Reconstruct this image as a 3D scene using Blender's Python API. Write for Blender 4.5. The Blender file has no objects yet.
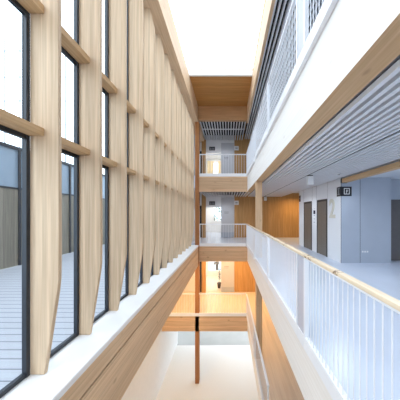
import bpy, bmesh, math, random
from mathutils import Vector, Matrix
random.seed(7)
sc = bpy.context.scene
COL = sc.collection
EYE = 1.55            # eye height above the second-level floor (z = 0)
F = {0: -7.2, 1: -3.6, 2: 0.0, 3: 3.6}   # floor heights of the storeys
CEIL = 7.12           # timber roof panel

# ------------------------------------------------------------------ materials
def newmat(name):
    m = bpy.data.materials.new(name); m.use_nodes = True
    nt = m.node_tree; b = nt.nodes['Principled BSDF']
    return m, nt, b

def plain(name, col, rough=0.6, metal=0.0, var=0.04, scale=6.0, spec=0.5, bump=0.0):
    m, nt, b = newmat(name)
    tc = nt.nodes.new('ShaderNodeTexCoord')
    n = nt.nodes.new('ShaderNodeTexNoise'); n.inputs['Scale'].default_value = scale; n.inputs['Detail'].default_value = 4
    nt.links.new(tc.outputs['Object'], n.inputs['Vector'])
    r = nt.nodes.new('ShaderNodeValToRGB')
    r.color_ramp.elements[0].position = .3; r.color_ramp.elements[1].position = .7
    r.color_ramp.elements[0].color = (*[max(0, c*(1-var)) for c in col], 1)
    r.color_ramp.elements[1].color = (*[min(1, c*(1+var)) for c in col], 1)
    nt.links.new(n.outputs['Fac'], r.inputs['Fac']); nt.links.new(r.outputs['Color'], b.inputs['Base Color'])
    b.inputs['Roughness'].default_value = rough; b.inputs['Metallic'].default_value = metal
    b.inputs['Specular IOR Level'].default_value = spec
    if bump:
        bp = nt.nodes.new('ShaderNodeBump'); bp.inputs['Strength'].default_value = bump; bp.inputs['Distance'].default_value = .01
        nt.links.new(n.outputs['Fac'], bp.inputs['Height']); nt.links.new(bp.outputs['Normal'], b.inputs['Normal'])
    return m

def wood(name, c1, c2, grain='Z', board=None, board_axis='Y', knots=0.0, rough=0.55, seam=0.75, knot_col=(.25, .13, .06), vary=0.08, ks=1.0, kr_=.11, rail=False):
    """softwood: streaks along the grain axis, optional glued lamellas / boards and knots"""
    m, nt, b = newmat(name); L = nt.links
    tc = nt.nodes.new('ShaderNodeTexCoord')
    oi = nt.nodes.new('ShaderNodeObjectInfo')
    mp = nt.nodes.new('ShaderNodeMapping')
    L.new(tc.outputs['Object'], mp.inputs['Vector'])
    s = [38, 38, 38]; s['XYZ'.index(grain)] = 1.1
    mp.inputs['Scale'].default_value = s
    cm = nt.nodes.new('ShaderNodeCombineXYZ')
    mu = nt.nodes.new('ShaderNodeMath'); mu.operation = 'MULTIPLY'; mu.inputs[1].default_value = 40
    L.new(oi.outputs['Random'], mu.inputs[0])
    for i in range(3): L.new(mu.outputs[0], cm.inputs[i])
    L.new(cm.outputs[0], mp.inputs['Location'])
    n = nt.nodes.new('ShaderNodeTexNoise'); n.inputs['Scale'].default_value = 1; n.inputs['Detail'].default_value = 5
    n.inputs['Distortion'].default_value = .4
    L.new(mp.outputs[0], n.inputs['Vector'])
    r = nt.nodes.new('ShaderNodeValToRGB')
    r.color_ramp.elements[0].position = .32; r.color_ramp.elements[1].position = .68
    r.color_ramp.elements[0].color = (*c1, 1); r.color_ramp.elements[1].color = (*c2, 1)
    L.new(n.outputs['Fac'], r.inputs['Fac'])
    out = r.outputs['Color']
    if board:
        sx = nt.nodes.new('ShaderNodeSeparateXYZ'); L.new(tc.outputs['Object'], sx.inputs[0])
        d = nt.nodes.new('ShaderNodeMath'); d.operation = 'DIVIDE'; d.inputs[1].default_value = board
        L.new(sx.outputs['XYZ'.index(board_axis)], d.inputs[0])
        fl = nt.nodes.new('ShaderNodeMath'); fl.operation = 'FLOOR'; L.new(d.outputs[0], fl.inputs[0])
        wn = nt.nodes.new('ShaderNodeTexWhiteNoise'); wn.noise_dimensions = '2D'
        cx = nt.nodes.new('ShaderNodeCombineXYZ'); L.new(fl.outputs[0], cx.inputs[0]); L.new(oi.outputs['Random'], cx.inputs[1])
        L.new(cx.outputs[0], wn.inputs['Vector'])
        mr = nt.nodes.new('ShaderNodeMapRange'); mr.inputs['To Min'].default_value = 1-vary; mr.inputs['To Max'].default_value = 1+vary
        L.new(wn.outputs['Value'], mr.inputs['Value'])
        fr = nt.nodes.new('ShaderNodeMath'); fr.operation = 'FRACT'; L.new(d.outputs[0], fr.inputs[0])
        gt = nt.nodes.new('ShaderNodeMath'); gt.operation = 'GREATER_THAN'; gt.inputs[1].default_value = .96
        L.new(fr.outputs[0], gt.inputs[0])
        m2 = nt.nodes.new('ShaderNodeMapRange'); m2.inputs['To Min'].default_value = 1; m2.inputs['To Max'].default_value = seam
        L.new(gt.outputs[0], m2.inputs['Value'])
        mm = nt.nodes.new('ShaderNodeMath'); mm.operation = 'MULTIPLY'
        L.new(mr.outputs[0], mm.inputs[0]); L.new(m2.outputs[0], mm.inputs[1])
        mx = nt.nodes.new('ShaderNodeVectorMath'); mx.operation = 'SCALE'
        L.new(out, mx.inputs[0]); L.new(mm.outputs[0], mx.inputs['Scale']); out = mx.outputs[0]
    if knots:
        mp2 = nt.nodes.new('ShaderNodeMapping'); L.new(tc.outputs['Object'], mp2.inputs['Vector'])
        s2 = [3.2*ks]*3; s2['XYZ'.index(grain)] = 1.9; mp2.inputs['Scale'].default_value = s2
        L.new(cm.outputs[0], mp2.inputs['Location'])
        v = nt.nodes.new('ShaderNodeTexVoronoi'); v.inputs['Scale'].default_value = 1; L.new(mp2.outputs[0], v.inputs['Vector'])
        kr = nt.nodes.new('ShaderNodeMapRange'); kr.inputs['From Min'].default_value = .04; kr.inputs['From Max'].default_value = kr_
        kr.inputs['To Min'].default_value = knots; kr.inputs['To Max'].default_value = 0
        L.new(v.outputs['Distance'], kr.inputs['Value'])
        kout = kr.outputs[0]
        if rail:      # a slim rail: patchy knots spaced along its length
            v.voronoi_dimensions = '1D'
            sy = nt.nodes.new('ShaderNodeSeparateXYZ'); L.new(tc.outputs['Object'], sy.inputs[0]); L.new(sy.outputs['XYZ'.index(grain)], v.inputs['W'])
            v.inputs['Scale'].default_value = 1.7
            nz = nt.nodes.new('ShaderNodeTexNoise'); nz.inputs['Scale'].default_value = 30; L.new(tc.outputs['Object'], nz.inputs['Vector'])
            nr = nt.nodes.new('ShaderNodeMapRange'); nr.inputs['From Min'].default_value = .40; nr.inputs['From Max'].default_value = .56; L.new(nz.outputs['Fac'], nr.inputs['Value'])
            km = nt.nodes.new('ShaderNodeMath'); km.operation = 'MULTIPLY'; L.new(kout, km.inputs[0]); L.new(nr.outputs[0], km.inputs[1]); kout = km.outputs[0]
        mk = nt.nodes.new('ShaderNodeMix'); mk.data_type = 'RGBA'
        L.new(kout, mk.inputs[0]); L.new(out, mk.inputs[6]); mk.inputs[7].default_value = (*knot_col, 1)
        out = mk.outputs[2]
    L.new(out, b.inputs['Base Color'])
    b.inputs['Roughness'].default_value = rough; b.inputs['Specular IOR Level'].default_value = .3
    return m

def glass_mat(name, tint=(.93, .96, .98), refl=.9):
    m = bpy.data.materials.new(name); m.use_nodes = True; nt = m.node_tree
    for n in list(nt.nodes): nt.nodes.remove(n)
    o = nt.nodes.new('ShaderNodeOutputMaterial'); t = nt.nodes.new('ShaderNodeBsdfTransparent'); g = nt.nodes.new('ShaderNodeBsdfGlossy')
    t.inputs[0].default_value = (*tint, 1); g.inputs['Roughness'].default_value = .02
    fr = nt.nodes.new('ShaderNodeFresnel'); fr.inputs['IOR'].default_value = 1.45
    mu = nt.nodes.new('ShaderNodeMath'); mu.operation = 'MULTIPLY'; mu.inputs[1].default_value = refl
    mx = nt.nodes.new('ShaderNodeMixShader'); nt.links.new(fr.outputs[0], mu.inputs[0])
    ge = nt.nodes.new('ShaderNodeNewGeometry'); iv = nt.nodes.new('ShaderNodeMath'); iv.operation = 'SUBTRACT'; iv.inputs[0].default_value = 1
    nt.links.new(ge.outputs['Backfacing'], iv.inputs[1])       # reflect once per pane, at its outer face
    m3 = nt.nodes.new('ShaderNodeMath'); m3.operation = 'MULTIPLY'; nt.links.new(mu.outputs[0], m3.inputs[0]); nt.links.new(iv.outputs[0], m3.inputs[1])
    nt.links.new(m3.outputs[0], mx.inputs[0])
    nt.links.new(t.outputs[0], mx.inputs[1]); nt.links.new(g.outputs[0], mx.inputs[2]); nt.links.new(mx.outputs[0], o.inputs[0])
    return m

M = {}
M['fin'] = wood('pale spruce glulam', (.58, .42, .275), (.74, .565, .39), 'Z', .042, 'X', vary=.09, seam=.93)
M['transom'] = wood('spruce rail', (.55, .35, .18), (.68, .46, .26), 'Y')
M['beam_y'] = wood('glulam beam along atrium', (.64, .44, .27), (.78, .57, .37), 'Y', .21, 'Z', knots=.35, vary=.05, seam=.8)
M['beam_x'] = wood('clt edge across atrium', (.57, .37, .22), (.72, .49, .31), 'X', .19, 'Z', knots=.55, vary=.12, seam=.55, kr_=.16)
M['soffit'] = wood('glulam soffit', (.55, .35, .18), (.66, .45, .26), 'Y', knots=.4)
M['white_wood'] = wood('white glazed timber', (.84, .81, .77), (.90, .88, .85), 'Y', knots=.25, knot_col=(.45, .30, .22), board=.3, board_axis='Z', seam=.95, vary=.02)
M['post'] = wood('glulam post', (.58, .38, .22), (.72, .50, .31), 'Z', .045, 'X', knots=.25, vary=.05, seam=.9)
M['dark_post'] = wood('reddish glulam column', (.34, .14, .05), (.47, .21, .08), 'Z')
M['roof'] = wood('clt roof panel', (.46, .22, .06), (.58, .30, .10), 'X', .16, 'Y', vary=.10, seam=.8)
M['roof_beam'] = wood('clt roof edge', (.46, .27, .13), (.60, .36, .19), 'X', .14, 'Z', knots=.3, vary=.08, seam=.8)
M['board_wall'] = wood('larch board wall', (.44, .24, .09), (.58, .34, .14), 'Z', .33, 'X', knots=.2, vary=.10, seam=.7)
M['handrail'] = wood('pine handrail', (.72, .58, .41), (.84, .71, .53), 'Y', knots=.9, knot_col=(.16, .08, .03), rough=.4, kr_=.085, rail=True)
M['white_steel'] = plain('white powder coated steel', (.84, .86, .90), .4, 0, .01)
M['plate'] = plain('pale grey coated plate', (.50, .51, .58), .45, 0, .02)
M['white'] = plain('white paint', (.82, .82, .81), .6, 0, .02)
M['sill'] = plain('white sill board', (.88, .88, .88), .45, 0, .01)
M['panel'] = plain('shaded grey blue panel', (.43, .48, .56), .5, 0, .03, 2)  # shade on the block front is put into this darker tone
M['liftwall'] = plain('white lobby panel', (.86, .87, .89), .45, 0, .015, 2)
M['seam'] = plain('dark panel joint', (.05, .05, .06), .7)
M['floor'] = plain('pale blue grey resin floor', (.62, .68, .79), .28, 0, .03, 1.5)
M['floor_warm'] = wood('pale maple floor', (.70, .57, .45), (.78, .66, .54), 'Y', .12, 'X', vary=.04, seam=.9, rough=.35)
M['terrazzo'] = plain('pale terrazzo', (.80, .78, .74), .4, 0, .05, 60)
M['concrete'] = plain('slab concrete', (.45, .45, .45), .8, 0, .06, 5)
M['baffle'] = plain('aluminium baffle', (.78, .79, .82), .4, .1, .03, 3)
M['baffle_back'] = plain('grey ceiling tray', (.20, .205, .23), .6, 0, .03, 3)
M['dark_void'] = plain('black void backing', (.02, .02, .025), .9)  # black stands in for the unlit void behind slats and in the gap
M['ceil_plaster'] = plain('ceiling plaster', (.68, .70, .74), .7, 0, .02)
M['alu'] = plain('anthracite aluminium', (.028, .034, .045), .4, .1, .05)
M['lift_steel'] = plain('bronze brushed steel', (.27, .245, .21), .35, .6, .08, 20)
M['lift_dark'] = plain('dark lift frame', (.07, .065, .06), .4, .4, .05)
M['door_grey'] = plain('grey blue door', (.56, .58, .62), .5, 0, .02)
M['door_dark'] = plain('dark grey brown door', (.13, .12, .12), .45, 0, .05)
M['black'] = plain('black sign enamel', (.012, .012, .018), .4)
M['sign_white'] = plain('sign white', (.80, .80, .80), .5)
M['sign_grey'] = plain('sign grey', (.30, .31, .34), .5)
M['gold'] = plain('pale champagne letter', (.75, .72, .62), .4, .0, .03)
M['navy'] = plain('display navy', (.03, .04, .08), .2)
M['brown_plaque'] = plain('brown plaque', (.16, .09, .06), .5)
M['glass'] = glass_mat('clear facade glass')
M['sky_glass'] = glass_mat('rooflight glass', (.97, .98, .99), .5)
M['dark_glass'] = plain('dark door glass', (.03, .035, .04), .1)
M['leaf'] = plain('leaf green', (.13, .22, .07), .6, 0, .3, 3)
M['bark'] = plain('bark', (.15, .11, .08), .9, 0, .2, 12)
M['pot'] = plain('dark plant pot', (.06, .05, .05), .6)
M['plant'] = plain('dark plant leaf', (.03, .06, .03), .6, 0, .2)
M['refl_up'] = plain('glazing with painted sky reflection', (.30, .38, .47), .25, 0, .10, 1.2)  # sky reflected in the upper glazing, put into the colour
M['refl_low'] = wood('glazing with painted taupe reflections', (.21, .19, .155), (.29, .26, .21), 'Z', .3, 'Y', vary=.14, seam=.7)  # streaky brown reflections in the lower glazing, painted as stripes
M['mesh_steel'] = plain('pale galvanised steel', (.30, .32, .36), .5, 0, .03)
M['curtain'] = plain('cream curtain', (.80, .68, .45), .8, 0, .06, 3)
M['ground'] = plain('outdoor paving', (.42, .42, .40), .9, 0, .1, .6)

def deck_mat():
    m, nt, b = newmat('white weathered deck boards'); L = nt.links
    tc = nt.nodes.new('ShaderNodeTexCoord'); sx = nt.nodes.new('ShaderNodeSeparateXYZ'); L.new(tc.outputs['Object'], sx.inputs[0])
    d = nt.nodes.new('ShaderNodeMath'); d.operation = 'DIVIDE'; d.inputs[1].default_value = .145; L.new(sx.outputs[1], d.inputs[0])
    fr = nt.nodes.new('ShaderNodeMath'); fr.operation = 'FRACT'; L.new(d.outputs[0], fr.inputs[0])
    gt = nt.nodes.new('ShaderNodeMath'); gt.operation = 'GREATER_THAN'; gt.inputs[1].default_value = .9; L.new(fr.outputs[0], gt.inputs[0])
    n = nt.nodes.new('ShaderNodeTexNoise'); n.inputs['Scale'].default_value = 3
    mp = nt.nodes.new('ShaderNodeMapping'); mp.inputs['Scale'].default_value = (.6, 12, 1); L.new(tc.outputs['Object'], mp.inputs[0]); L.new(mp.outputs[0], n.inputs['Vector'])
    r = nt.nodes.new('ShaderNodeValToRGB'); r.color_ramp.elements[0].color = (.36, .37, .41, 1); r.color_ramp.elements[1].color = (.46, .47, .51, 1)
    L.new(n.outputs['Fac'], r.inputs[0])
    mk = nt.nodes.new('ShaderNodeMix'); mk.data_type = 'RGBA'; L.new(gt.outputs[0], mk.inputs[0]); L.new(r.outputs[0], mk.inputs[6]); mk.inputs[7].default_value = (.16, .165, .19, 1)
    L.new(mk.outputs[2], b.inputs['Base Color']); b.inputs['Roughness'].default_value = .6
    return m
M['deck'] = deck_mat()

# ------------------------------------------------------------------ mesh helpers
class MB:
    def __init__(self): self.bm = bmesh.new()
    def box(self, x0, x1, y0, y1, z0, z1, mi=0):
        bm = self.bm
        v = [bm.verts.new(p) for p in ((x0,y0,z0),(x1,y0,z0),(x1,y1,z0),(x0,y1,z0),(x0,y0,z1),(x1,y0,z1),(x1,y1,z1),(x0,y1,z1))]
        for f in ((0,3,2,1),(4,5,6,7),(0,1,5,4),(1,2,6,5),(2,3,7,6),(3,0,4,7)):
            bm.faces.new([v[i] for i in f]).material_index = mi
        return self
    def prism(self, pts, axis, a, b, mi=0):
        """extrude a polygon; axis 'Y' -> pts are (x,z); 'X' -> (y,z); 'Z' -> (x,y)"""
        def P(p, t): return {'Y': (p[0], t, p[1]), 'X': (t, p[0], p[1]), 'Z': (p[0], p[1], t)}[axis]
        A = [self.bm.verts.new(P(p, a)) for p in pts]; B = [self.bm.verts.new(P(p, b)) for p in pts]
        fs = [self.bm.faces.new(A), self.bm.faces.new(B[::-1])]
        n = len(pts)
        for i in range(n): fs.append(self.bm.faces.new((A[i], A[(i+1) % n], B[(i+1) % n], B[i])))
        for f in fs: f.material_index = mi
        bmesh.ops.recalc_face_normals(self.bm, faces=fs)
        return self
    def tube(self, p0, p1, r0, r1=None, n=12, mi=0):
        p0, p1 = Vector(p0), Vector(p1); d = p1-p0; r1 = r0 if r1 is None else r1
        q = d.to_track_quat('Z', 'Y').to_matrix().to_4x4()
        bmesh.ops.create_cone(self.bm, cap_ends=True, segments=n, radius1=r0, radius2=r1, depth=d.length,
                              matrix=Matrix.Translation((p0+p1)/2) @ q)
        return self

def tag(o, label=None, cat=None, group=None, kind=None):
    if label: o['label'] = label
    if cat: o['category'] = cat
    if group: o['group'] = group
    if kind: o['kind'] = kind
    return o

def build(name, mb, mats, parent=None, bevel=0.0, origin=None):
    me = bpy.data.meshes.new(name)
    bm = mb.bm
    if origin is not None:
        bmesh.ops.translate(bm, verts=bm.verts, vec=-Vector(origin))
    bm.to_mesh(me); bm.free()
    for m in (mats if isinstance(mats, (list, tuple)) else [mats]): me.materials.append(M[m])
    o = bpy.data.objects.new(name, me); COL.objects.link(o)
    if origin is not None: o.location = origin
    if parent is not None: o.parent = parent
    if bevel:
        b = o.modifiers.new('bevel', 'BEVEL'); b.width = bevel; b.segments = 2; b.limit_method = 'ANGLE'
    return o

def box(name, mat, x0, x1, y0, y1, z0, z1, parent=None, bevel=0.0):
    """in world coordinates; with a parent given, in the parent's"""
    return build(name, MB().box(x0, x1, y0, y1, z0, z1), mat, parent, bevel,
                 None if parent is not None else ((x0+x1)/2, (y0+y1)/2, z0))

def struct(name, mb_, mats, bevel=0.0, parent=None):
    return tag(build(name, mb_, mats, parent, bevel), kind='structure' if parent is None else None)

def empty(name, loc, label, cat, group=None):
    o = bpy.data.objects.new(name, None); COL.objects.link(o); o.location = loc; o.empty_display_size = .1
    return tag(o, label, cat, group)

def copy_thing(root, loc, label=None, group=None):
    r = root.copy(); COL.objects.link(r); r.location = loc
    if label: r['label'] = label
    if group: r['group'] = group
    for ch in list(root.children):
        c = ch.copy(); COL.objects.link(c); c.parent = r
        for g in ch.children:
            d = g.copy(); COL.objects.link(d); d.parent = c
    return r

# ------------------------------------------------------------------ key dimensions
GX = -2.0            # glass line of the facade
FARY = 10.05          # front of the far landings
BACK = 12.9           # back wall behind the landings
RX = 1.0              # edge of the right-hand galleries
BX = 3.57             # lobby block
BY0, BY1 = 6.17, 9.8

# ------------------------------------------------------------------ FLOORS
for l in (1, 2, 3):
    s = MB()
    s.box(RX+.262, 6.5, -1.2, 13.0, F[l]-.66, F[l])
    s.box(RX, RX+.262, -1.2, 13.0, F[l]-.03, F[l])
    s.box(-2.0 if l > 1 else -3.4, RX, FARY+.305, 13.0, F[l]-.66, F[l])
    s.box(-1.49 if l > 1 else -3.4, RX, FARY, FARY+.305, F[l]-.03, F[l])
    struct('floor', s, 'floor_warm' if l == 1 else 'floor')
g = MB(); g.box(-3.4, 6.5, -1.2, 13.0, F[0]-.2, F[0]); struct('floor', g, 'terrazzo')
d = MB(); d.box(-6.55, -2.06, -2.0, 22.0, -.3, -.06); tag(struct('deck', d, 'deck'), 'pale boarded deck outside the glass facade')
g = MB(); g.box(-40, 40, -30, 60, F[0]-.6, F[0]-.4); struct('ground', g, 'ground')

# slab-edge beams (fascias)
for l in (2, 3, 1):
    m = MB()
    if l == 2:
        for a, b_ in ((-1.2, 13.0),): m.box(RX, RX+.26, a, b_, F[l]-.88, F[l]-.03)
    else:
        m.box(RX, RX+.26, -1.2, 13.0, F[l]-.88, F[l]-.03)
    # fascia plus its raw timber underside (second material)
    m.bm.faces.ensure_lookup_table()
    for f in m.bm.faces:
        if f.normal.z < -.5 or (sum(v.co.z for v in f.verts)/4 < F[l]-.87): f.material_index = 1
    tag(struct('trim_%d' % l, m, ['white_wood', 'soffit']), 'white glazed edge beam of the gallery')
    x0 = -1.49 if l > 1 else -3.4
    m = MB(); m.box(x0, RX-.002, FARY, FARY+.12, F[l]-.90, F[l]-.03)
    struct('trim_%d' % (l+3), m, 'beam_x')

# ------------------------------------------------------------------ FACADE (left)
NF = 13; Y0 = 1.94; DY = .64; FT = .042
prof = [(-.05, -1.83), (.78, -1.70), (.9, -1.688), (1.2, -1.684), (3.0, -1.69), (5.7, -1.69), (5.85, -1.70), (6.3, -1.80)]
fin_me = None
ordinal = ['first', 'second', 'third', 'fourth', 'fifth', 'sixth', 'seventh', 'eighth', 'ninth', 'tenth', 'eleventh', 'twelfth', 'thirteenth']
for k in range(NF):
    y = Y0 + DY*k
    if k == 0:
        m = MB(); m.prism([(-1.972, -.05)] + [(x, z) for z, x in prof] + [(-1.972, 6.3)], 'Y', 0, FT)
        o = build('facade_fin', m, 'fin'); o.location = (0, y, 0)
        b = o.modifiers.new('bevel', 'BEVEL'); b.width = .004; b.segments = 1; b.limit_method = 'ANGLE'
        fin0 = o
    else:
        o = fin0.copy(); COL.objects.link(o); o.location = (0, y, 0)
    if k == 0: lab = 'widest pale timber fin nearest the viewer, beside the leftmost pane'
    elif k == NF-1: lab = 'farthest pale timber fin, next to the reddish brown corner column'
    else: lab = 'pale timber facade fin, %s in the row counted from the left' % ordinal[k]
    tag(o, lab, 'fin', 'vertical timber fins of the glass facade')
T1 = (2.325, 2.40); T2 = (3.54, 3.62)
n = 0
for k in range(-1, NF):
    a = Y0 + DY*k + FT if k >= 0 else 1.36
    b_ = Y0 + DY*(k+1) if k < NF-1 else 10.04
    fr = MB()
    fr.box(-2.012, -1.968, b_-.037, b_-.001, -.05, 6.3)      # jamb in front of the next fin
    fr.box(-2.012, -1.974, a+.001, a+.03, -.05, 6.3)         # jamb behind this fin
    for z0, z1 in ((-.05, -.005), (T1[0]-.04, T1[0]), (T1[1], T1[1]+.02), (T2[0]-.04, T2[0]), (T2[1], T2[1]+.02), (6.26, 6.3)):
        fr.box(-2.012, -1.974, a+.03, b_-.037, z0, z1)
    n += 1
    w = struct('window_%d' % n, fr, 'alu')
    for z0, z1 in ((-.005, T1[0]-.04), (T1[1]+.02, T2[0]-.04), (T2[1]+.02, 6.26)):
        build('pane', MB().box(GX-.004, GX+.004, a+.03, b_-.037, z0, z1), 'glass', w)
    for T in (T1, T2):
        build('transom', MB().box(-1.972, -1.825, a+.002, b_-.002, T[0], T[1]), 'transom', w, .004)
    # backing of the transom in the glass plane
    fb = MB()
    for T in (T1, T2): fb.box(-2.012, -1.974, a+.03, b_-.037, T[0], T[1])
    build('transom_cover', fb, 'alu', w)
# sill, spandrel beam, head beam
m = MB(); m.prism([(-2.05, -.12), (-1.52, -.12), (-1.52, -.062), (-1.528, -.052), (-2.05, -.052)], 'Y', 0.2, FARY-.005); tag(struct('trim_7', m, 'sill'), 'white sill board')
m = MB(); m.box(-2.0, -1.53, .2, FARY-.005, -.36, -.12); m.box(-2.0, -1.56, .2, FARY-.005, -.39, -.36, 1); m.box(-2.0, -1.53, .2, FARY-.005, -1.10, -.39)
struct('trim_8', m, ['beam_y', 'seam'])
m = MB(); m.box(-2.03, -1.55, .2, 13.0, 6.3, CEIL); struct('trim_9', m, 'beam_y')
# wall closing the facade beyond the corner column
m = MB(); m.box(-2.2, -2.0, FARY+.3, 13.2, -1.1, CEIL); struct('wall_left', m, 'white')
m = MB(); m.box(-3.6, -3.4, -1.2, 13.2, F[0], -.3); struct('wall_left', m, 'white')
m = MB(); m.box(-3.4, -2.001, .2, 13.0, -.7, -.31); struct('ceiling', m, 'white')

# corner column, right-hand posts
c = MB(); c.box(-1.70, -1.495, FARY, FARY+.3, F[0], 6.3)
tag(build('timber_column', c, 'dark_post', None, .006), 'reddish brown timber column rising at the far end of the fin facade', 'column')
for zz0, zz1, lab in ((0, 2.715, 'square timber post standing behind the white picket rail on the numbered lobby level'),
                      (F[1], -.885, 'square timber post on the orange lit level below the gallery')):
    p = MB(); p.box(RX+.003, RX+.215, 6.93, 7.145, zz0, zz1)
    tag(build('timber_post', p, 'post', None, .006), lab, 'post')

# ------------------------------------------------------------------ ROOF
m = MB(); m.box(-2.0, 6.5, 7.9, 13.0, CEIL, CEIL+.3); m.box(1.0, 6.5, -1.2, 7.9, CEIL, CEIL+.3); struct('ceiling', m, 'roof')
m = MB(); m.box(-1.545, RX-.02, FARY, FARY+.2, 6.4, CEIL); struct('trim_10', m, 'roof_beam')
m = MB(); m.box(RX-.02, RX+.06, -1.2, FARY+.2, 6.32, CEIL); struct('trim_11', m, 'beam_y')
# invented rooflight, added to bring daylight into the near part of the atrium
m = MB(); m.box(-2.03, 1.0, 7.82, 7.9, CEIL, CEIL+.2); m.box(-2.03, 1.0, -1.2, -1.1, CEIL, CEIL+.2)
for yy in (1.8, 4.8): m.box(-2.03, 1.0, yy, yy+.08, CEIL, CEIL+.2)
rl = struct('window_20', m, 'white')
build('pane', MB().box(-2.03, 1.0, -1.1, 7.82, CEIL+.1, CEIL+.12), 'sky_glass', rl)

# ------------------------------------------------------------------ BAFFLE CEILINGS
def baffles(x0, x1, y0, y1, zb, pitch, w, h, back, skip=None, tray='baffle_back', cross=None):
    m = MB(); x = x0
    while x + w <= x1 + 1e-6:
        if not (skip and skip[0] - w < x < skip[1]): m.box(x, x+w, y0, y1, zb, zb+h)
        x += pitch
    if cross is not None: m.box(x0, x1, cross, cross+.05, zb-.01, zb+.03)
    m.box(x0-.02, x1+.02, y0, y1, back, back+.02, 1)
    if skip: m.box(skip[0]+.02, skip[1]-.012, y0, y1, back-.028, back-.006, 2)
    return struct('ceiling', m, ['baffle', tray, 'dark_void'])
baffles(1.30, 2.30, -1.2, 12.7, F[3]-.93, .105, .05, .055, F[3]-.86)
baffles(2.36, BX-.01, -1.2, 12.7, F[3]-.93, .105, .05, .055, F[3]-.86)
m = MB(); m.box(2.285, 2.328, -1.2, 12.6, F[3]-.928, F[3]-.862); struct('ceiling', m, 'dark_void')
m = MB(); m.box(BX, 6.5, -1.2, BY0+.3, F[3]-.90, F[3]-.85); struct('ceiling', m, 'ceil_plaster')
baffles(1.08, 4.6, -1.2, 12.7, 6.42, .11, .045, .10, 6.75, None, 'dark_void')
baffles(-1.50, .98, FARY+.22, BACK-.02, 6.42, .15, .05, .10, 6.75, None, 'dark_void', 11.2)
baffles(-1.45, 1.2, FARY+.32, BACK-.02, F[3]-.93, .15, .05, .055, F[3]-.80, None, 'dark_void')
baffles(1.30, 4.6, -1.2, 12.7, -.93, .11, .05, .055, -.86, None)
baffles(-1.9, 1.2, FARY+.32, BACK-.02, -.93, .15, .05, .055, -.80, None, 'baffle_back')

# ------------------------------------------------------------------ LOBBY BLOCK (right)
for l in (2, 3, 1):
    z0, z1 = F[l], (F[l]+2.70 if l != 3 else 6.7)
    m = MB(); m.box(BX, 5.16, BY0, BY1, z0, z1)
    if l == 2:
        # joints between the panels, on the front and on the lobby face
        for xx in (4.175,): m.box(xx, xx+.012, BY0-.002, BY0, z0, z1, 1)
        m.box(BX, BX+.014, BY0-.002, BY0, z0, z1, 1)
        for yy in (6.98, 7.86, 8.26, 9.2): m.box(BX-.002, BX, yy, yy+.006, z0+2.1, z1, 1)
        m.bm.faces.ensure_lookup_table()
        for f in m.bm.faces:
            if f.material_index == 0 and f.normal.y < -.5: f.material_index = 2
    m.bm.normal_update()
    for f in m.bm.faces:
        if f.material_index == 0 and f.normal.x < -.5: f.material_index = 3
    struct('wall_right', m, ['panel', 'seam', 'panel', 'liftwall'])  # front darker than lobby face: the difference in light is in the colours
# recess beside the block
m = MB(); m.box(5.16, 6.5, BY0+.25, BY0+.35, 2.03, 2.70); m.box(6.2, 6.5, BY0+.25, BY0+.35, 0, 2.03); struct('wall_back', m, 'panel')
m = MB(); m.box(5.165, 6.2, BY0+.28, BY0+.33, 0.005, 2.03)
dd = struct('door_1', m, 'door_dark')
h = MB(); h.tube((5.23, BY0+.28, .98), (5.23, BY0+.22, .98), .012).tube((5.23, BY0+.225, .98), (5.36, BY0+.225, .98), .011)
build('door_handle', h, 'black', dd)
# outer walls
m = MB(); m.box(-2.2, 6.7, -1.4, -1.21, F[0], CEIL+.3); struct('wall_near', m, 'white')
for l in (1, 2, 3):
    m = MB(); m.box(6.5, 6.7, -1.2, 13.2, F[l]-.7, F[l]+2.9 if l < 3 else CEIL+.3); struct('wall_right', m, 'white')
m = MB(); m.box(6.5, 6.7, -1.2, 13.2, F[0], F[1]-.7); struct('wall_right', m, 'white')

# lift doors
def lift(i, y0, y1, lab):
    m = MB(); t = .07
    m.box(BX-.012, BX-.001, y0, y0+t, 0, 2.10); m.box(BX-.012, BX-.001, y1-t, y1, 0, 2.10); m.box(BX-.012, BX-.001, y0+t, y1-t, 2.02, 2.10)
    o = tag(struct('door_%d' % i, m, 'lift_dark'), lab)
    mid = (y0+y1)/2
    for a, b_ in ((y0+t, mid-.004), (mid+.004, y1-t)):
        build('door_leaf', MB().box(BX-.007, BX-.001, a, b_, .01, 2.02), 'lift_steel', o)
lift(2, 7.0, 7.82, 'bronze lift door nearer the large numeral'); lift(3, 8.29, 9.16, 'bronze lift door at the far end of the lobby wall')

# lift call panel between the doors
cp = empty('call_panel', (BX, 8.04, 1.5), 'narrow lift call panel with dark display between the two lift doors', 'call panel')
build('plate', MB().box(-.010, -.001, -.09, .09, -.5, .32), 'liftwall', cp, .003)
build('display', MB().box(-.016, -.010, -.085, .075, .05, .20), 'navy', cp)
for z in (.00, -.14, -.28): build('lettering', MB().box(-.012, -.0099, -.06, .06, z-.02, z), 'sign_grey', cp)
build('lettering', MB().box(-.012, -.0099, -.06, .05, .255, .27), 'sign_grey', cp)

# big numeral
cu = bpy.data.curves.new('numeral', 'FONT'); cu.body = '2'; cu.size = .90; cu.offset = .016; cu.extrude = .012; cu.align_x = 'CENTER'
tmp = bpy.data.objects.new('numeral_source', cu); COL.objects.link(tmp)
dg = bpy.context.evaluated_depsgraph_get(); me = bpy.data.meshes.new_from_object(tmp.evaluated_get(dg))
bpy.data.objects.remove(tmp); me.materials.clear(); me.materials.append(M['gold'])
num = bpy.data.objects.new('wall_numeral', me); COL.objects.link(num)
num.rotation_euler = (math.pi/2, 0, -math.pi/2); num.location = (BX-.014, 6.66, 1.43); num.scale = (.86, 1.0, 1)
tag(num, 'large pale gold numeral 2 mounted on the white lobby wall', 'numeral')

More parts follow.
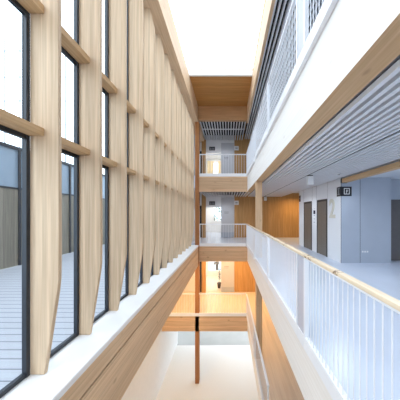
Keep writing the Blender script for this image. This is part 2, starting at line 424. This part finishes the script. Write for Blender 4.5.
# black corner sign
sg = empty('corner_sign', (BX, BY0, 2.27), 'black pictogram sign wrapped round the corner of the lobby block', 'sign')
build('front_panel', MB().box(-.018, .33, -.022, -.004, -.155, .145), 'black', sg, .002)
build('side_panel', MB().box(-.018, -.002, -.003, .20, -.155, .145), 'black', sg, .002)
pm = MB()
x0, x1, z0, z1, t = .085, .265, -.10, .095, .02
pm.box(x0, x1, -.025, -.0221, z1-t, z1); pm.box(x0, x1, -.025, -.0221, z0, z0+t)
pm.box(x0, x0+t, -.025, -.0221, z0+t, z1-t); pm.box(x1-t, x1, -.025, -.0221, z0+t, z1-t)
pm.box(.155, .170, -.025, -.0221, z0+t, z1-.05); pm.box(.172, .215, -.025, -.0221, .02, .04); pm.box(.172, .20, -.025, -.0221, -.025, -.005)
build('pictogram', pm, 'sign_white', sg)
pm = MB(); pm.box(-.021, -.0181, .04, .15, .08, .105); pm.box(-.021, -.0181, .04, .15, -.10, -.075); pm.box(-.021, -.0181, .08, .11, -.075, .08)
build('pictogram', pm, 'sign_grey', sg)

# small brown plaque on the far edge of the lift wall
pl = empty('wall_plaque', (BX, 9.68, 2.33), 'small dark brown plaque at the far upper edge of the lift wall', 'plaque')
build('plate', MB().box(-.02, -.001, -.11, .11, -.17, .13), 'brown_plaque', pl, .003)
build('lettering', MB().box(-.022, -.0199, -.06, .06, -.02, .01), 'sign_grey', pl)

# timber beam along the lobby ceiling
b_ = MB(); b_.box(BX, BX+.16, -1.2, BY0-.03, 2.53, 2.655); bo = build('ceiling_beam', b_, 'transom', None, .005)
tag(bo, 'long orange timber beam under the ceiling running to the block corner', 'beam')
build('end_bracket', MB().box(BX-.012, BX+.172, BY0-.06, BY0-.004, 2.52, 2.66), 'alu', bo)

# hanging white box sign
hx = empty('ceiling_box_light', (2.385, 5.67, F[3]-.93), 'small white box light hanging from the slatted ceiling before the lifts', 'light')
build('housing', MB().box(-.083, .083, -.05, .05, -.27, -.025), 'sign_white', hx, .006)
build('stem', MB().box(-.02, .02, -.02, .02, -.026, -.011).box(-.07, .07, -.04, .04, -.012, .001), 'alu', hx)
copy_thing(hx, (2.385, 12.45, F[3]-.93), 'far small white box light on the ceiling before the timber board wall')
# small ceiling spot
sp = empty('ceiling_spot', (3.07, 5.4, F[3]-.93), 'small round spot set in the slatted ceiling above the large numeral', 'spotlight')
mm = MB(); mm.tube((0, 0, -.03), (0, 0, .05), .05, n=20); build('housing', mm, 'sign_white', sp)
mm = MB(); mm.tube((0, 0, -.034), (0, 0, -.029), .035, n=20); build('lens', mm, 'navy', sp)
# sockets
sk = empty('socket_strip', (4.33, BY0, .36), 'pale row of wall sockets low on the grey panel', 'socket')
build('plate', MB().box(-.12, .12, -.010, -.003, -.05, .05), 'panel', sk, .002)
for i in range(3): build('outlet', MB().box(-.10+.075*i, -.05+.075*i, -.014, -.0101, -.025, .025), 'sign_white', sk)

# ------------------------------------------------------------------ BACK WALLS behind the landings
lev = {3: 'top landing', 2: 'middle landing', 1: 'bottom orange lit landing'}
for l in (1, 2, 3):
    z = F[l]; top = z+2.93 if l < 3 else CEIL
    xl = -3.4 if l == 1 else -2.0
    m = MB()
    m.box(xl, -1.73, BACK, BACK+.15, z, top); m.box(-1.73, -1.46, BACK, BACK+.15, z, top)
    m.box(-1.46, -.46, BACK, BACK+.15, z+2.0, top); m.box(-.46, .42, BACK, BACK+.15, z, top)
    struct('wall_back', m, 'liftwall' if l > 1 else 'white')
    m = MB(); m.box(.42, 6.5, BACK-.02, BACK+.15, z, top); struct('wall_back', m, 'board_wall')
    # timber jamb beside the doorway
    m = MB(); m.box(-1.72, -1.46, BACK-.14, BACK, z, top if l < 3 else 6.42); struct('trim_%d' % (12+l), m, 'board_wall')
    # dark glazed side door
    m = MB(); m.box(-1.92, -1.74, BACK-.05, BACK, z, z+2.1); dk = struct('door_%d' % (3+l), m, 'alu')
    build('pane', MB().box(-1.90, -1.76, BACK-.055, BACK-.0501, z+.12, z+2.04), 'dark_glass', dk)
    # open leaf of the doorway, folded flat against the wall, with its name plate
    m = MB(); m.box(-.45, .40, BACK-.05, BACK-.003, z+.01, z+2.64); dr = struct('door_%d' % (6+l), m, 'door_grey')
    build('kick_plate', MB().box(-.45, .40, BACK-.054, BACK-.0501, z+.01, z+.34), 'panel', dr)
    np_ = empty('door_plate', (-.10, BACK-.05, z+1.68), 'small dark lettered plate on the grey door of the %s' % lev[l], 'sign', 'plates on the landing doors')
    build('line', MB().box(-.15, .15, -.008, -.001, -.02, .02), 'sign_grey', np_)
    build('line', MB().box(-.15, .12, -.008, -.001, -.10, -.075), 'sign_grey', np_)
    # dark sign above the doorway
    es = empty('door_sign', (-1.05, BACK, z+2.27), 'dark sign with three pale marks above the doorway of the %s' % lev[l], 'sign', 'signs above the landing doorways')
    build('plate', MB().box(-.19, .19, -.03, -.001, -.12, .12), 'black', es, .003)
    for i in range(3): build('mark', MB().box(-.14+.11*i, -.08+.11*i, -.034, -.0301, -.09, .05), 'sign_grey', es)
    # white plate on the board wall
    ws = empty('wall_sign', (.56, BACK-.02, z+2.29), 'square white sign on the timber board wall of the %s' % lev[l], 'sign', 'white signs on the board walls')
    build('plate', MB().box(-.15, .15, -.03, -.001, -.14, .14), 'sign_white', ws, .003)
    build('mark', MB().box(-.07, .07, -.034, -.0301, -.035, .035), 'sign_grey', ws)
    # passage behind the doorway
    y0, y1 = BACK+.15, 16.6
    m = MB(); m.box(-2.0, -1.9, y0, y1, z, z+2.6); m.box(-.2, -.1, y0, y1, z, z+2.6); struct('wall_passage', m, 'white')
    m = MB(); m.box(-2.0, -.1, y0, y1, z+2.6, z+2.7); struct('ceiling', m, 'white')
    m = MB(); m.box(-2.0, -.1, y0, y1, z-.2, z); struct('floor', m, 'floor' if l > 1 else 'floor_warm')
    m = MB()
    wx0, wx1, wz0, wz1 = ((-1.22, -.5, .95, 2.3) if l == 2 else (-1.7, -.4, .35, 2.3))
    m.box(-1.9, wx0, y1-.15, y1, z, z+2.6); m.box(wx1, -.2, y1-.15, y1, z, z+2.6)
    m.box(wx0, wx1, y1-.15, y1, z, z+wz0); m.box(wx0, wx1, y1-.15, y1, z+wz1, z+2.6); struct('wall_end', m, 'white')
    m = MB()
    for a, b_, c_, d_ in ((wx0, wx0+.04, wz0, wz1), (wx1-.04, wx1, wz0, wz1), (wx0+.04, wx1-.04, wz0, wz0+.04), (wx0+.04, wx1-.04, wz1-.04, wz1)):
        m.box(a, b_, y1-.12, y1-.06, z+c_, z+d_)
    w = struct('window_%d' % (20+l), m, 'white')
    build('pane', MB().box(wx0+.04, wx1-.04, y1-.094, y1-.088, z+wz0+.04, z+wz1-.04), 'sky_glass', w)

# curtains in the top passage
def curtain(x0, x1, lab):
    m = MB(); N = 28; top, bot = [], []
    bm = m.bm; th = .006
    ring = []
    for s_ in (1, -1):
        for i in (range(N+1) if s_ == 1 else range(N, -1, -1)):
            t = i/N; ring.append((x0+(x1-x0)*t, 16.38 + .03*math.sin(t*9*math.pi) + s_*th))
    m.prism(ring, 'Z', F[3]+.9, F[3]+2.4)
    tag(build('curtain', m, 'curtain'), lab, 'curtain', 'curtains in the top passage window')
curtain(-1.75, -1.2, 'left cream curtain in the bright window behind the top doorway')
curtain(-.85, -.38, 'right cream curtain in the bright window behind the top doorway')

# bottom doorway: bracketed sign and plant
hs = empty('bracket_sign', (-.80, BACK+.9, F[1]+1.66), 'dark sign on a bracket seen through the bottom orange lit doorway', 'sign')
build('board', MB().box(-.16, .17, -.02, .02, -.07, .09), 'sign_grey', hs, .003)
build('bracket', MB().box(-.20, -.16, -.015, .015, -.42, .05).box(-.04, -.01, -.012, .012, .09, .94), 'sign_grey', hs)
pt = empty('potted_plant', (-.62, BACK+.7, F[1]), 'thin dark plant in a pot seen through the bottom orange lit doorway', 'plant')
m = MB(); m.tube((0, 0, 0), (0, 0, .36), .10, .14, 20); build('pot', m, 'pot', pt)
m = MB(); m.tube((0, 0, .36), (.02, 0, 1.25), .012, .006, 8); build('stem', m, 'bark', pt)
m = MB()
for i in range(60):
    a = random.uniform(0, 6.28); z = random.uniform(.6, 1.4); r = random.uniform(.03, .11)
    p = Vector((r*math.cos(a)+.02, r*math.sin(a), z)); t = Vector((math.cos(a), math.sin(a), .5)).normalized()*.08; s_ = Vector((-math.sin(a), math.cos(a), 0))*.022
    vs = [m.bm.verts.new(q) for q in (p-t, p+s_, p+t, p-s_)]; m.bm.faces.new(vs)
build('foliage', m, 'plant', pt)

# ------------------------------------------------------------------ RAILINGS
HX = .93
def rail_panel(length, pitch, label, name='railing_panel', group=None, rad=.0048):
    """runs along +Y from its origin; x = 0 is the picket line"""
    r = empty(name, (0, 0, 0), label, 'railing', group)
    build('bottom_rail', MB().box(-.018, .038, 0, length, -.12, .04), 'white_steel', r, .003)
    build('top_rail', MB().box(-.02, .02, 0, length, 1.0, 1.018), 'white_steel', r)
    st = build('stanchion', MB().box(-.022, .022, 0, .035, .04, 1.0), 'white_steel', r)
    s2 = st.copy(); COL.objects.link(s2); s2.parent = r; s2.location = (0, length-.035, 0)
    n = max(2, round((length-.07)/pitch)); st = (length-.035)/n
    me0 = build('picket', MB().tube((0, 0, .04), (0, 0, 1.0), rad, n=6), 'white_steel', r)
    me0.location = (0, .0175+st, 0)
    for i in range(2, n):
        c_ = me0.copy(); COL.objects.link(c_); c_.parent = r; c_.location = (0, .0175+st*i, 0)
    return r
panels = [(.42, 2.42), (2.66, 4.62), (4.66, 6.88), (7.19, 9.98)]
where = ['nearest the viewer', 'beyond the blank grey plate', 'just before the square post', 'between the square post and the far landing']
for l, lname in ((2, 'numbered lobby gallery'), (3, 'upper gallery')):
    for i, (a, b_) in enumerate(panels):
        r = rail_panel(b_-a, .07, 'white picket panel of the %s, %s' % (lname, where[i]), group='picket panels of the %s' % lname)
        r.location = (HX+.03, a, F[l])
        if i == 0:
            build('cover_plate', MB().box(-.012, .012, 2.0+.005, 2.235, .04, 1.0), 'plate', r)
            build('bottom_rail', MB().box(-.018, .038, 2.005, 2.235, -.12, .04), 'white_steel', r)
for a, b_, w_ in ((4.66, 6.88, 'before the orange post'), (7.19, 9.98, 'beyond the orange post')):
    r = rail_panel(b_-a, .12, 'white picket panel of the bottom gallery, %s' % w_, group='picket panels of the bottom gallery'); r.location = (HX+.03, a, F[1])
for l, lab in ((2, 'pale knotty pine handrail along the numbered lobby gallery'), (3, 'white handrail along the upper gallery, above the white edge beam'), (1, 'white handrail along the orange lit bottom gallery')):
    y0 = .42 if l > 1 else 4.66
    m = MB(); m.box(HX, HX+.062, y0, FARY-.03, 1.019, 1.052); o = build('handrail', m, 'handrail' if l == 2 else 'white_steel', None, .005, (HX, y0, F[l]) if False else None)
    o.location = (0, 0, F[l]); tag(o, lab, 'handrail')
# far landings
for l, lab in ((3, 'white picket railing across the top landing'), (2, 'white picket railing across the middle landing'), (1, 'white picket railing across the bottom orange lit landing')):
    x0 = -1.47 if l > 1 else -3.35
    r = rail_panel(.985-x0, .135, lab, 'landing_railing', 'railings across the far landings', .0065)
    r.rotation_euler = (0, 0, -math.pi/2); r.location = (x0, FARY+.03, F[l])
    build('handrail', MB().box(-.025, .025, 0, .985-x0 if l == 9 else .93-x0, 1.019, 1.045), 'white_steel', r)

# ------------------------------------------------------------------ OUTDOORS beyond the glass
WX = -6.57
bd = empty('courtyard_building', (WX, 0, -.06), 'blue grey glazed building across the white deck outside the windows', 'building')
def part(name, mat, x0, x1, y0, y1, z0, z1): return build(name, MB().box(x0, x1, y0, y1, z0, z1), mat, bd)
part('lower_wall', 'refl_low', -3.0, 0, -1, 24, 0, 2.40)
part('upper_wall', 'refl_up', -3.0, -.01, -1, 24, 2.40, 3.60)
part('roof_edge', 'alu', -3.05, .03, -1, 24, 3.60, 3.70)
part('ledge', 'alu', .0, .02, -1, 24, 2.38, 2.43)
y = 2.18
while y < 23:
    part('mullion', 'alu', 0, .05, y, y+.055, 0, 3.6); y += 1.96
tr = empty('roof_trellis', (-7.5, 9.0, 3.64), 'thin pale steel trellis rising above the building across the deck', 'trellis')
for i in range(9): build('upright', MB().box(-.7*i-.012, -.7*i+.012, -.02, .02, 0, 6.0), 'mesh_steel', tr)
for z in (.9, 2.0, 3.1, 4.2, 5.4): build('rail', MB().box(-5.7, .05, -.045, -.02, z, z+.025), 'mesh_steel', tr)
# tree seen through the middle doorway
t = empty('tree', (-1.2, 20.5, F[0]-.4), 'green tree beyond the window of the middle doorway', 'tree')
m = MB(); m.tube((0, 0, 0), (.1, 0, 7.5), .16, .09, 12); m.tube((.1, 0, 7.4), (-.5, .3, 9.6), .08, .03, 8); m.tube((.1, 0, 7.2), (.7, -.2, 9.3), .07, .03, 8)
build('trunk', m, 'bark', t)
m = MB()
for i in range(900):
    v = Vector((random.gauss(0, 1), random.gauss(0, 1), random.gauss(0, 1))).normalized()*random.uniform(.4, 1)
    p = Vector((v.x*1.7, v.y*1.2, 8.9+v.z*1.5)); a = random.uniform(0, 6.28)
    t1 = Vector((math.cos(a), math.sin(a), random.uniform(-.6, .6))).normalized()*.13; s_ = t1.cross(Vector((random.random(), random.random(), 1))).normalized()*.06
    vs = [m.bm.verts.new(q) for q in (p-t1, p+s_, p+t1, p-s_)]; m.bm.faces.new(vs)
build('crown', m, 'leaf', t)

# ------------------------------------------------------------------ LIGHT
w = bpy.data.worlds.new('overcast sky'); sc.world = w; w.use_nodes = True
nt = w.node_tree; bg = nt.nodes['Background']
tc = nt.nodes.new('ShaderNodeTexCoord'); sx = nt.nodes.new('ShaderNodeSeparateXYZ'); nt.links.new(tc.outputs['Generated'], sx.inputs[0])
r = nt.nodes.new('ShaderNodeValToRGB'); nt.links.new(sx.outputs[2], r.inputs[0])
r.color_ramp.elements[0].position = 0.0; r.color_ramp.elements[0].color = (.78, .89, 1.0, 1)
r.color_ramp.elements[1].position = .6; r.color_ramp.elements[1].color = (.82, .91, 1.0, 1)
nt.links.new(r.outputs[0], bg.inputs[0]); bg.inputs[1].default_value = 3.4

def area(name, loc, size, power, col, rot=(0, 0, 0)):
    l = bpy.data.lights.new(name, 'AREA'); l.shape = 'RECTANGLE'; l.size, l.size_y = size; l.energy = power; l.color = col
    o = bpy.data.objects.new(name, l); COL.objects.link(o); o.location = loc; o.rotation_euler = rot; return o
WARM = (1, .62, .25)
area('warm_ceiling_lamp', (-.3, 11.6, -1.0), (3.0, 1.6), 88, (1, .60, .29))
area('warm_ceiling_lamp', (2.6, 10.8, -1.0), (1.5, 2.5), 60, WARM)
area('warm_ceiling_lamp', (-1.2, 14.8, -1.05), (1.0, 2.4), 45, (1, .80, .55))
area('warm_ceiling_lamp', (4.4, 11.6, 2.6), (1.0, 1.2), 45, WARM)
area('warm_ceiling_lamp', (-2.6, 7.6, -1.2), (1.0, 1.6), 70, WARM, (math.radians(35), 0, 0))
for l in (2, 3): area('passage_fill', (-1.0, 14.9, F[l]+2.55), (.8, 2.4), 25, (1, .93, .85))  # unseen lights added to brighten the passages and far landings

def point(name, loc, power, col, rad=.04):
    l = bpy.data.lights.new(name, 'SPOT'); l.energy = power; l.color = col; l.shadow_soft_size = rad; l.spot_size = math.radians(165); l.spot_blend = .6
    o = bpy.data.objects.new(name, l); COL.objects.link(o); o.location = loc; return o
COOL = (.82, .90, 1.0)
for x, y in ((3.07, 5.36), (2.4, 2.6), (2.4, .4), (4.9, 3.0), (2.3, 8.4)): point('lobby_fill', (x, y, F[3]-.97), 60, COOL)  # all but the first are unseen lights added to brighten the lobby
for l in (2, 3): point('landing_fill', (-.3, 11.5, F[l]+2.6), 45, (.9, .93, 1.0))  # unseen fill lights added to lift the far landings

# ------------------------------------------------------------------ CAMERA
cd = bpy.data.cameras.new('camera'); cam = bpy.data.objects.new('camera', cd); COL.objects.link(cam)
cam.location = (0, 0, EYE); cam.rotation_euler = (math.pi/2, 0, 0)
cd.sensor_width = 36; cd.lens = 195/400*36; cd.shift_x = -.07; cd.shift_y = .035; cd.clip_start = .05; cd.clip_end = 300
sc.camera = cam
sc.view_settings.view_transform = 'Standard'; sc.view_settings.look = 'None'; sc.view_settings.gamma = 1
sc.view_settings.use_curve_mapping = False; sc.view_settings.exposure = 0.15
sc.cycles.use_denoising = True
sc.cycles.max_bounces = 12; sc.cycles.diffuse_bounces = 8; sc.cycles.transparent_max_bounces = 16
